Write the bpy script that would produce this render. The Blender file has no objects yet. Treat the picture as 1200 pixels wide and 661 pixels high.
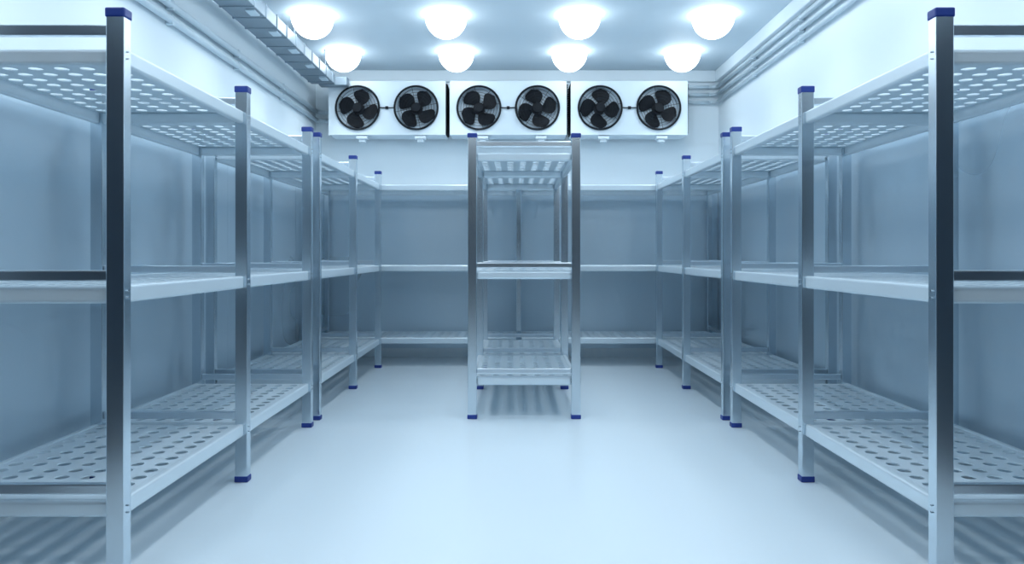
import bpy, bmesh, math
from mathutils import Vector, Matrix
S = bpy.context.scene
COL = S.collection
S.view_settings.view_transform = 'Standard'
S.view_settings.look = 'None'
S.view_settings.exposure = 0.08

# ------------------------------------------------------------ materials
def mat(name, color, rough=0.5, metal=0.0, emit=0.0, noise=None, spec=0.5, ecol=None, stretch=(1,1,1), ra=0.06, ca=0.03):
    m = bpy.data.materials.new(name); m.use_nodes = True
    nt = m.node_tree; b = nt.nodes['Principled BSDF']
    b.inputs['Base Color'].default_value = (*color, 1)
    b.inputs['Roughness'].default_value = rough
    b.inputs['Metallic'].default_value = metal
    b.inputs['Specular IOR Level'].default_value = spec
    if emit:
        b.inputs['Emission Color'].default_value = (*(ecol or color), 1)
        b.inputs['Emission Strength'].default_value = emit
    if noise:
        tc = nt.nodes.new('ShaderNodeTexCoord')
        mp = nt.nodes.new('ShaderNodeMapping'); mp.inputs['Scale'].default_value = stretch
        n = nt.nodes.new('ShaderNodeTexNoise'); n.inputs['Scale'].default_value = noise; n.inputs['Detail'].default_value = 2
        nt.links.new(tc.outputs['Object'], mp.inputs['Vector']); nt.links.new(mp.outputs['Vector'], n.inputs['Vector'])
        r = nt.nodes.new('ShaderNodeMapRange')
        r.inputs['To Min'].default_value = max(0.02, rough-ra); r.inputs['To Max'].default_value = rough+ra
        nt.links.new(n.outputs['Fac'], r.inputs['Value']); nt.links.new(r.outputs['Result'], b.inputs['Roughness'])
        if ca:
            mx = nt.nodes.new('ShaderNodeMix'); mx.data_type = 'RGBA'
            mx.inputs['A'].default_value = (*[c*(1-ca) for c in color], 1); mx.inputs['B'].default_value = (*[min(1, c*(1+ca)) for c in color], 1)
            nt.links.new(n.outputs['Fac'], mx.inputs['Factor']); nt.links.new(mx.outputs['Result'], b.inputs['Base Color'])
    return m

M_wall = mat('painted_wall', (0.77, 0.865, 0.925), 0.55, noise=1, ra=0.02, ca=0.0)
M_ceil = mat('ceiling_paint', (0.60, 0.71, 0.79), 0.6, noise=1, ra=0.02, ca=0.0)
M_floor = mat('epoxy_floor', (0.70, 0.81, 0.885), 0.24, noise=0.5, spec=0.6, ra=0.01, ca=0.0)
M_clad = mat('steel_cladding', (0.60, 0.73, 0.825), 0.28, metal=0.45, noise=0.6, ra=0.02, ca=0.0)
M_post = mat('brushed_aluminium', (0.67, 0.75, 0.81), 0.24, metal=1.0, noise=30, stretch=(1,1,0.03), ra=0.02, ca=0.02)
M_rail = mat('brushed_rail', (0.66, 0.73, 0.79), 0.28, metal=1.0, noise=30, stretch=(0.03,1,1), ra=0.02, ca=0.02)
M_shelf = mat('shelf_enamel', (0.68, 0.79, 0.865), 0.30, metal=0.25, noise=4, ra=0.02, ca=0.01)
M_blue = mat('blue_plastic', (0.010, 0.040, 0.26), 0.4, noise=20)
M_lamp = mat('lamp_glass', (1, 1, 1), 0.4, emit=6.0, ecol=(0.89, 0.96, 1.0))
M_lamprim = mat('lamp_rim', (0.8, 0.86, 0.9), 0.4, noise=9)
M_ac = mat('cooler_housing', (0.70, 0.80, 0.87), 0.4, noise=5, ca=0.01)
M_black = mat('black_plastic', (0.004, 0.007, 0.012), 0.6, noise=20, spec=0.25)
M_back = mat('fan_backplate', (0.60, 0.70, 0.78), 0.5, noise=20)
M_coil = mat('coil_fins', (0.16, 0.22, 0.28), 0.5, metal=0.6, noise=30)
M_duct = mat('galvanised_duct', (0.25, 0.32, 0.38), 0.45, metal=0.4, noise=12)
M_pipe = mat('pipe_paint', (0.60, 0.72, 0.80), 0.4, noise=8)
M_dark = mat('dark_door_steel', (0.014, 0.030, 0.050), 0.5, noise=4)  # near black for out-of-view surfaces, to darken reflections in the metal
M_bolt = mat('bolt_steel', (0.35, 0.42, 0.48), 0.3, metal=1.0, noise=30)

# ------------------------------------------------------------ helpers
def empty(name, loc=(0,0,0), rotz=0.0):
    e = bpy.data.objects.new(name, None); e.empty_display_size = 0.2
    e.location = loc; e.rotation_euler = (0,0,rotz); COL.objects.link(e); return e

def obj(name, mesh, loc=(0,0,0), parent=None, rot=(0,0,0)):
    o = bpy.data.objects.new(name, mesh); o.location = loc; o.rotation_euler = rot
    COL.objects.link(o)
    if parent: o.parent = parent
    return o

def finish(bm, name, m, smooth=False):
    bmesh.ops.recalc_face_normals(bm, faces=bm.faces)
    me = bpy.data.meshes.new(name); bm.to_mesh(me); bm.free()
    me.materials.append(m)
    if smooth:
        for p in me.polygons: p.use_smooth = True
    return me

def add_box(bm, c, s):
    r = bmesh.ops.create_cube(bm, size=1.0, matrix=Matrix.Translation(c) @ Matrix.Diagonal((*s, 1)))
    return r['verts']

_cache = {}
def box_mesh(name, s, m, bev=0.0, seg=2):
    k = (name, tuple(round(v,4) for v in s), m.name, bev)
    if k in _cache: return _cache[k]
    bm = bmesh.new(); add_box(bm, (0,0,0), s)
    if bev:
        bmesh.ops.bevel(bm, geom=list(bm.edges), offset=bev, segments=seg, affect='EDGES', profile=0.5)
    me = finish(bm, name, m, False)
    _cache[k] = me; return me

def box(name, c, s, m, parent=None, bev=0.0, seg=2):
    return obj(name, box_mesh(name, s, m, bev, seg), c, parent)

def add_cyl(bm, p0, p1, r, seg=16):
    p0 = Vector(p0); p1 = Vector(p1); d = p1-p0
    q = d.to_track_quat('Z', 'Y').to_matrix().to_4x4()
    bmesh.ops.create_cone(bm, cap_ends=True, segments=seg, radius1=r, radius2=r, depth=d.length,
                          matrix=Matrix.Translation((p0+p1)/2) @ q)

def add_torus(bm, c, R, r, seg=40, ms=6):
    vs = []
    for i in range(seg):
        a = 2*math.pi*i/seg; row = []
        for j in range(ms):
            b = 2*math.pi*j/ms
            rr = R + r*math.cos(b)
            row.append(bm.verts.new((c[0]+rr*math.cos(a), c[1]+r*math.sin(b), c[2]+rr*math.sin(a))))
        vs.append(row)
    for i in range(seg):
        for j in range(ms):
            bm.faces.new((vs[i][j], vs[(i+1)%seg][j], vs[(i+1)%seg][(j+1)%ms], vs[i][(j+1)%ms]))

def plate_mesh(name, w, l, nx, ny, r, th, m, seg=16, margin_y=0.03):
    """perforated sheet in XY, top at z=0"""
    k = (name, round(w,4), round(l,4), nx, ny)
    if k in _cache: return _cache[k]
    bm = bmesh.new()
    cw = w/nx; ch = (l-2*margin_y)/ny
    for i in range(nx):
        for j in range(ny):
            cx = -w/2+cw*(i+.5); cy = -l/2+margin_y+ch*(j+.5)
            o=[];t=[];b=[];ob=[]
            for s in range(seg):
                a = 2*math.pi*s/seg; c_, s_ = math.cos(a), math.sin(a)
                mm = max(abs(c_), abs(s_))
                o.append(bm.verts.new((cx+c_/mm*cw/2, cy+s_/mm*ch/2, 0)))
                ob.append(bm.verts.new((cx+c_/mm*cw/2, cy+s_/mm*ch/2, -th)))
                t.append(bm.verts.new((cx+c_*r, cy+s_*r, 0)))
                b.append(bm.verts.new((cx+c_*r, cy+s_*r, -th)))
            for s in range(seg):
                n=(s+1)%seg
                bm.faces.new((t[s], o[s], o[n], t[n]))
                bm.faces.new((b[s], t[s], t[n], b[n]))
                bm.faces.new((ob[s], b[s], b[n], ob[n]))
    for sy in (-1, 1):
        if margin_y > 0:
            add_box(bm, (0, sy*(l/2-margin_y/2), -th/2), (w, margin_y, th))
    me = bpy.data.meshes.new(name)
    bmesh.ops.remove_doubles(bm, verts=bm.verts, dist=0.0002)
    bm.to_mesh(me); bm.free(); me.materials.append(m)
    _cache[k] = me; return me

# ------------------------------------------------------------ room
XL, XR, YB, YF, ZC = -2.22, 2.32, 8.365, -1.8, 3.22
cx = (XL+XR)/2; cy = (YB+YF)/2
box('floor', (cx, cy, -0.05), (XR-XL+0.4, YB-YF+0.4, 0.1), M_floor)
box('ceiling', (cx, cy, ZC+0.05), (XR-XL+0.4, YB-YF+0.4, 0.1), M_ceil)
box('wall_left', (XL-0.1, cy, ZC/2), (0.2, YB-YF, ZC), M_wall)
box('wall_right', (XR+0.1, cy, ZC/2), (0.2, YB-YF, ZC), M_wall)
box('wall_back', (cx, YB+0.1, ZC/2), (XR-XL+0.4, 0.2, ZC), M_wall)
box('wall_front', (cx, YF-0.1, ZC/2), (XR-XL+0.4, 0.2, ZC), M_dark)
def cladding(name, axis, fixed, a0, a1, sgn, step):
    bm = bmesh.new(); z0, z1 = 0.10, 1.86
    p = a0
    while p < a1-0.05:
        q = min(p+step, a1); L = q-p-0.003
        if axis == 'y':
            add_box(bm, (fixed+sgn*0.006, (p+q)/2, (z0+z1)/2), (0.012, L, z1-z0))
        else:
            add_box(bm, ((p+q)/2, fixed+sgn*0.006, (z0+z1)/2), (L, 0.012, z1-z0))
        p = q
    obj(name, finish(bm, name, M_clad))
cladding('wall_cladding_left', 'y', XL, 2.15, YB-0.014, 1, 1.8)
cladding('wall_cladding_right', 'y', XR, 2.15, YB-0.014, -1, 1.8)
cladding('wall_cladding_back', 'x', YB, XL+0.014, XR-0.014, -1, 2.26)
box('baseboard_left', (XL+0.01, (2.15+YB)/2, 0.05), (0.02, YB-2.15, 0.1), M_wall)
box('baseboard_right', (XR-0.01, (2.15+YB)/2, 0.05), (0.02, YB-2.15, 0.1), M_wall)
box('baseboard_back', (cx, YB-0.01, 0.05), (XR-XL-0.04, 0.02, 0.1), M_wall)
def cornice(name, c, s):
    box(name, c, s, M_wall, None, 0.01, 2)
cornice('trim_1', (XL+0.025, cy, 3.155), (0.05, YB-YF, 0.13))
cornice('trim_2', (XR-0.025, cy, 3.155), (0.05, YB-YF, 0.13))
cornice('trim_3', (cx, YB-0.025, 3.155), (XR-XL-0.1, 0.05, 0.13))
for i, (x, sg) in enumerate(((XL, 1), (XR, -1))):
    e = empty('door_%d' % (i+1), (x, 0, 0))  # unseen dark panels, added so the near post fronts mirror something dark
    box('door_leaf', (sg*0.04, 0.45, 1.2), (0.07, 3.2, 2.4), M_dark, e, 0.01)
    box('door_track', (sg*0.05, 0.45, 2.48), (0.08, 3.3, 0.08), M_duct, e, 0.01)
    box('door_handle', (sg*0.10, 1.8, 1.1), (0.04, 0.05, 0.35), M_bolt, e, 0.01)

# ------------------------------------------------------------ racks
POST_H = 2.0
SH_Z = (0.265, 1.01, 1.84)
RL_Z = (0.335, 1.075, 1.925)
def post(parent, x, y):
    box('post', (x, y, 1.0), (0.062, 0.05, POST_H-0.05), M_post, parent, 0.003)
    box('post_cap', (x, y, POST_H-0.017), (0.069, 0.057, 0.034), M_blue, parent, 0.006)
    box('post_foot', (x, y, 0.0155), (0.069, 0.057, 0.031), M_blue, parent, 0.005)

def bolts_mesh():
    bm = bmesh.new()
    for z in SH_Z:
        for dz in (-0.012, 0.012):
            add_cyl(bm, (-0.004,0,z+dz), (0.004,0,z+dz), 0.0035, 8)
    return finish(bm, 'bolts', M_bolt)
_bolts = bolts_mesh()

def rack(name, loc, depth, ys, rotz=0.0):
    e = empty(name, loc, rotz)
    hx = depth/2
    for y in ys:
        for sx in (-1, 1):
            post(e, sx*hx, y)
            obj('post_bolts', _bolts, (sx*(hx-0.032), y, 0), e)
            obj('post_bolts', _bolts, (sx*(hx+0.032), y, 0), e)
        for z in RL_Z:
            box('cross_rail', (0, y, z), (depth-0.062, 0.028, 0.038), M_rail, e, 0.005, 2)
    for a, b in zip(ys[:-1], ys[1:]):
        L = b-a; c = (a+b)/2
        ny = max(4, round((L-0.06)/0.0925))
        pl = plate_mesh('shelf_plate', depth-0.034, L-0.04, 7, ny, 0.0265, 0.004, M_shelf)
        for z in SH_Z:
            obj('shelf_plate', pl, (0, c, z+0.026), e)
            for sx in (-1, 1):
                box('shelf_side_beam', (sx*(hx-0.002), c, z), (0.034, L-0.05, 0.062), M_shelf, e, 0.010, 3)
                box('shelf_end_beam', (0, c+sx*(L/2-0.018), z-0.004), (depth-0.062, 0.032, 0.058), M_shelf, e, 0.013, 3)
    return e

D = 0.73
for yA in ((2.58, 3.767, 4.955), (5.175, 6.37, 7.555)):
    rack('storage_rack', (-1.37-D/2, 0, 0), D, yA)
    rack('storage_rack', (1.488+D/2, 0, 0), D, yA)
rack('storage_rack', (0.079, 0, 0), 0.726, (5.21, 6.36, 7.51))
rack('storage_rack', (0.06, 7.965, 0), 0.62, (-2.13, 0.0, 2.13), math.radians(90))

# ------------------------------------------------------------ ceiling lamps
bm = bmesh.new()
prof = []
n = 12
R, Hh = 0.180, 0.185
for i in range(n+1):
    t = i/n*math.pi/2
    prof.append((R*math.cos(t), -0.02-Hh*math.sin(t)))
rings = []
SEG = 28
for r, z in prof[:-1]:
    rings.append([bm.verts.new((r*math.cos(2*math.pi*k/SEG), r*math.sin(2*math.pi*k/SEG), z)) for k in range(SEG)])
for a, b in zip(rings[:-1], rings[1:]):
    for k in range(SEG):
        bm.faces.new((a[k], b[k], b[(k+1)%SEG], a[(k+1)%SEG]))
tip = bm.verts.new((0,0,prof[-1][1]))
for k in range(SEG): bm.faces.new((rings[-1][k], tip, rings[-1][(k+1)%SEG]))
dome = finish(bm, 'lamp_dome', M_lamp, True)
bm = bmesh.new(); bmesh.ops.create_cone(bm, cap_ends=True, segments=32, radius1=0.165, radius2=0.175, depth=0.02)
rim = finish(bm, 'lamp_base', M_lamprim)
spot = bpy.data.lights.new('lamp_bulb', 'SPOT')
spot.energy = 17; spot.spot_size = math.radians(132); spot.spot_blend = 1.0
spot.shadow_soft_size = 0.10; spot.color = (0.89, 0.955, 1.0)
for ry in range(7):
    for rx in range(4):
        e = empty('ceiling_lamp', ((rx-1.5)*1.153, 7.565-1.155*ry, ZC))
        obj('lamp_dome', dome, (0,0,0), e)
        obj('lamp_base', rim, (0,0,-0.011), e)
        obj('lamp_bulb', spot, (0,0,-0.32), e)

# ------------------------------------------------------------ evaporator units
UW, UH, UD = 1.26, 0.58, 0.33
FR = 0.225
def front_panel():
    return plate_mesh('front_panel', UW, UH, 2, 1, FR, 0.02, M_ac, seg=48, margin_y=0.0)
def guard_mesh():
    bm = bmesh.new()
    for R_ in (0.075, 0.105, 0.135, 0.165, 0.195):
        add_torus(bm, (0,0,0), R_, 0.0020, 40, 5)
    add_torus(bm, (0,0,0.0), 0.232, 0.011, 48, 8)
    for k in range(8):
        a = math.pi*2*k/8+0.2
        add_cyl(bm, (0.03*math.cos(a), -0.002, 0.03*math.sin(a)), (0.23*math.cos(a), -0.002, 0.23*math.sin(a)), 0.0022, 6)
    add_cyl(bm, (0,-0.012,0), (0,0.01,0), 0.045, 24)
    return finish(bm, 'fan_guard', M_black)
def blades_mesh():
    bm = bmesh.new(); NB = 4
    for k in range(NB):
        a0 = 2*math.pi*k/NB
        rows = []
        for i in range(13):
            t = i/12; r = 0.045+0.168*t
            half = 0.44+0.20*math.sin(math.pi*t)
            if t > 0.72: half *= math.sqrt(max(0.0, 1-((t-0.72)/0.28)**2))*0.85+0.15
            row = []
            for j in range(9):
                u = j/8*2-1
                aa = a0+0.35*t+u*half
                row.append(bm.verts.new((r*math.cos(aa), 0.022*u, r*math.sin(aa))))
            rows.append(row)
        for i in range(12):
            for j in range(8):
                bm.faces.new((rows[i][j], rows[i+1][j], rows[i+1][j+1], rows[i][j+1]))
    add_cyl(bm, (0,-0.03,0), (0,0.03,0), 0.062, 28)
    return finish(bm, 'fan_blades', M_black)
GM, BM_ = guard_mesh(), blades_mesh()
def shroud_mesh():
    bm = bmesh.new(); seg = 48
    a = [bm.verts.new((FR*math.cos(2*math.pi*k/seg), 0.0, FR*math.sin(2*math.pi*k/seg))) for k in range(seg)]
    b = [bm.verts.new((FR*math.cos(2*math.pi*k/seg), 0.085, FR*math.sin(2*math.pi*k/seg))) for k in range(seg)]
    for k in range(seg): bm.faces.new((a[k], b[k], b[(k+1)%seg], a[(k+1)%seg]))
    bm.faces.new(b)
    return finish(bm, 'fan_shroud', M_back)
SHM = shroud_mesh()
def fins_mesh():
    bm = bmesh.new()
    nf = 22
    for k in range(nf):
        add_box(bm, (0, 0, -UH/2+0.03+(UH-0.06)*k/(nf-1)), (0.03, UD-0.06, 0.006))
    add_box(bm, (0, 0, 0), (0.012, UD-0.06, UH-0.04))
    return finish(bm, 'side_coil_fins', M_black)
FIN = fins_mesh()
yf = 8.0
for ui, ux in enumerate((-1.356, -0.05, 1.255)):
    e = empty('evaporator_unit', (ux, yf, 2.732))
    obj('front_panel', front_panel(), (0, 0, 0), e, (math.radians(90), 0, 0))
    box('top_shell', (0, UD/2, UH/2-0.006), (UW, UD-0.02, 0.012), M_ac, e, 0.003)
    box('bottom_shell', (0, UD/2, -UH/2+0.006), (UW, UD-0.02, 0.012), M_ac, e, 0.003)
    box('side_shell', (-UW/2+0.03, UD/2, 0), (0.012, UD-0.02, UH-0.02), M_ac, e, 0.003)
    box('side_shell', (UW/2-0.03, UD/2, 0), (0.012, UD-0.02, UH-0.02), M_ac, e, 0.003)
    obj('side_coil_fins', FIN, (-UW/2+0.008, UD/2+0.01, 0), e)
    obj('side_coil_fins', FIN, (UW/2+0.004, UD/2+0.01, 0), e)
    box('coil_block', (0, UD-0.08, 0), (UW-0.1, 0.12, UH-0.04), M_coil, e, 0.004)
    for fi, fx in enumerate((-UW/4, UW/4)):
        obj('fan_guard', GM, (fx, -0.016, 0), e)
        obj('fan_shroud', SHM, (fx, 0.005, 0), e)
        obj('fan_blades', BM_, (fx, 0.040, 0), e, (0, 0.5+0.35*(ui*2+fi), 0))
        box('mounting_foot', (fx+0.04, 0.06, -UH/2-0.022), (0.12, 0.1, 0.036), M_ac, e, 0.006)
        box('mounting_clip', (fx+0.04, 0.06, -UH/2-0.055), (0.07, 0.06, 0.03), M_ac, e, 0.004)
    bm = bmesh.new(); add_cyl(bm, (-0.085,-0.015,0.0), (0.085,-0.015,0.0), 0.006, 10)
    add_box(bm, (0,-0.012,0.0), (0.03,0.02,0.03))
    obj('fan_cable', finish(bm, 'fan_cable', M_black), (0,0,0), e)
    box('wall_bracket', (0, UD+0.015, UH/2-0.05), (UW-0.2, 0.03, 0.05), M_duct, e)

# ------------------------------------------------------------ conduits / duct
def conduit(name, pts, r, m=M_pipe):
    bm = bmesh.new()
    for a, b in zip(pts[:-1], pts[1:]):
        add_cyl(bm, a, b, r, 14)
    for p in pts[1:-1]:
        bmesh.ops.create_uvsphere(bm, u_segments=14, v_segments=8, radius=r*1.01, matrix=Matrix.Translation(p))
    e = empty(name)
    obj('pipe', finish(bm, 'pipe', m, True), (0,0,0), e)
    return e
def bend(x, y, sx, r=0.08, n=5):
    return [(x + sx*r*(1-math.cos(t)), y - r + r*math.sin(t)) for t in [math.pi/2*k/n for k in range(n+1)]]
for z in (2.86, 2.945, 3.03):
    xx = XR-0.035
    pts = [(xx, YF+0.05, z)] + [(a, b, z) for a, b in bend(xx, YB-0.035, -1)] + [(1.93, YB-0.035, z)]
    e = conduit('conduit_pipe', pts, 0.02)
    for k in range(8):
        box('pipe_clip', (XR-0.027, -1.0+1.15*k, z), (0.05, 0.03, 0.055), M_pipe, e, 0.004)
for z in (2.65, 2.745):
    xx = XL+0.035
    pts = [(xx, YF+0.05, z)] + [(a, b, z) for a, b in bend(xx, YB-0.035, 1)] + [(-2.02, YB-0.035, z)]
    e = conduit('conduit_pipe', pts, 0.024)
    for k in range(8):
        box('pipe_clip', (XL+0.027, -1.0+1.15*k, z), (0.05, 0.03, 0.062), M_pipe, e, 0.004)

e = empty('ventilation_duct', (-2.005, 0, 3.005))
y0, y1 = YF+0.05, 7.85
box('duct_body', (0, (y0+y1)/2, 0), (0.25, y1-y0, 0.10), M_duct, e, 0.004)
y = 0.2; k = 0
while y < y1:
    box('duct_flange', (0, y, 0), (0.262, 0.02, 0.112), M_duct, e, 0.003)
    if k % 2 == 0:
        box('duct_bracket', (0.07, y+0.12, -0.056), (0.07, 0.12, 0.014), M_pipe, e, 0.003)
    if k % 4 == 0:
        box('duct_hanger', (0.11, y, 0.14), (0.012, 0.012, 0.155), M_duct, e)
    y += 0.26; k += 1
box('duct_outlet', (0.10, y1+0.06, -0.015), (0.30, 0.12, 0.09), M_duct, e, 0.005)

# ------------------------------------------------------------ world + camera
w = bpy.data.worlds.new('world'); S.world = w; w.use_nodes = True
w.node_tree.nodes['Background'].inputs[0].default_value = (0.3, 0.5, 0.7, 1)
w.node_tree.nodes['Background'].inputs[1].default_value = 0.3
cam = bpy.data.cameras.new('camera'); co = bpy.data.objects.new('camera', cam); COL.objects.link(co)
co.location = (0, 0, 1.146); co.rotation_euler = (math.radians(90), 0, 0)
cam.sensor_width = 36; cam.lens = 26.1; cam.shift_x = -0.0008; cam.shift_y = -31.5/1200
cam.clip_start = 0.05
S.camera = co
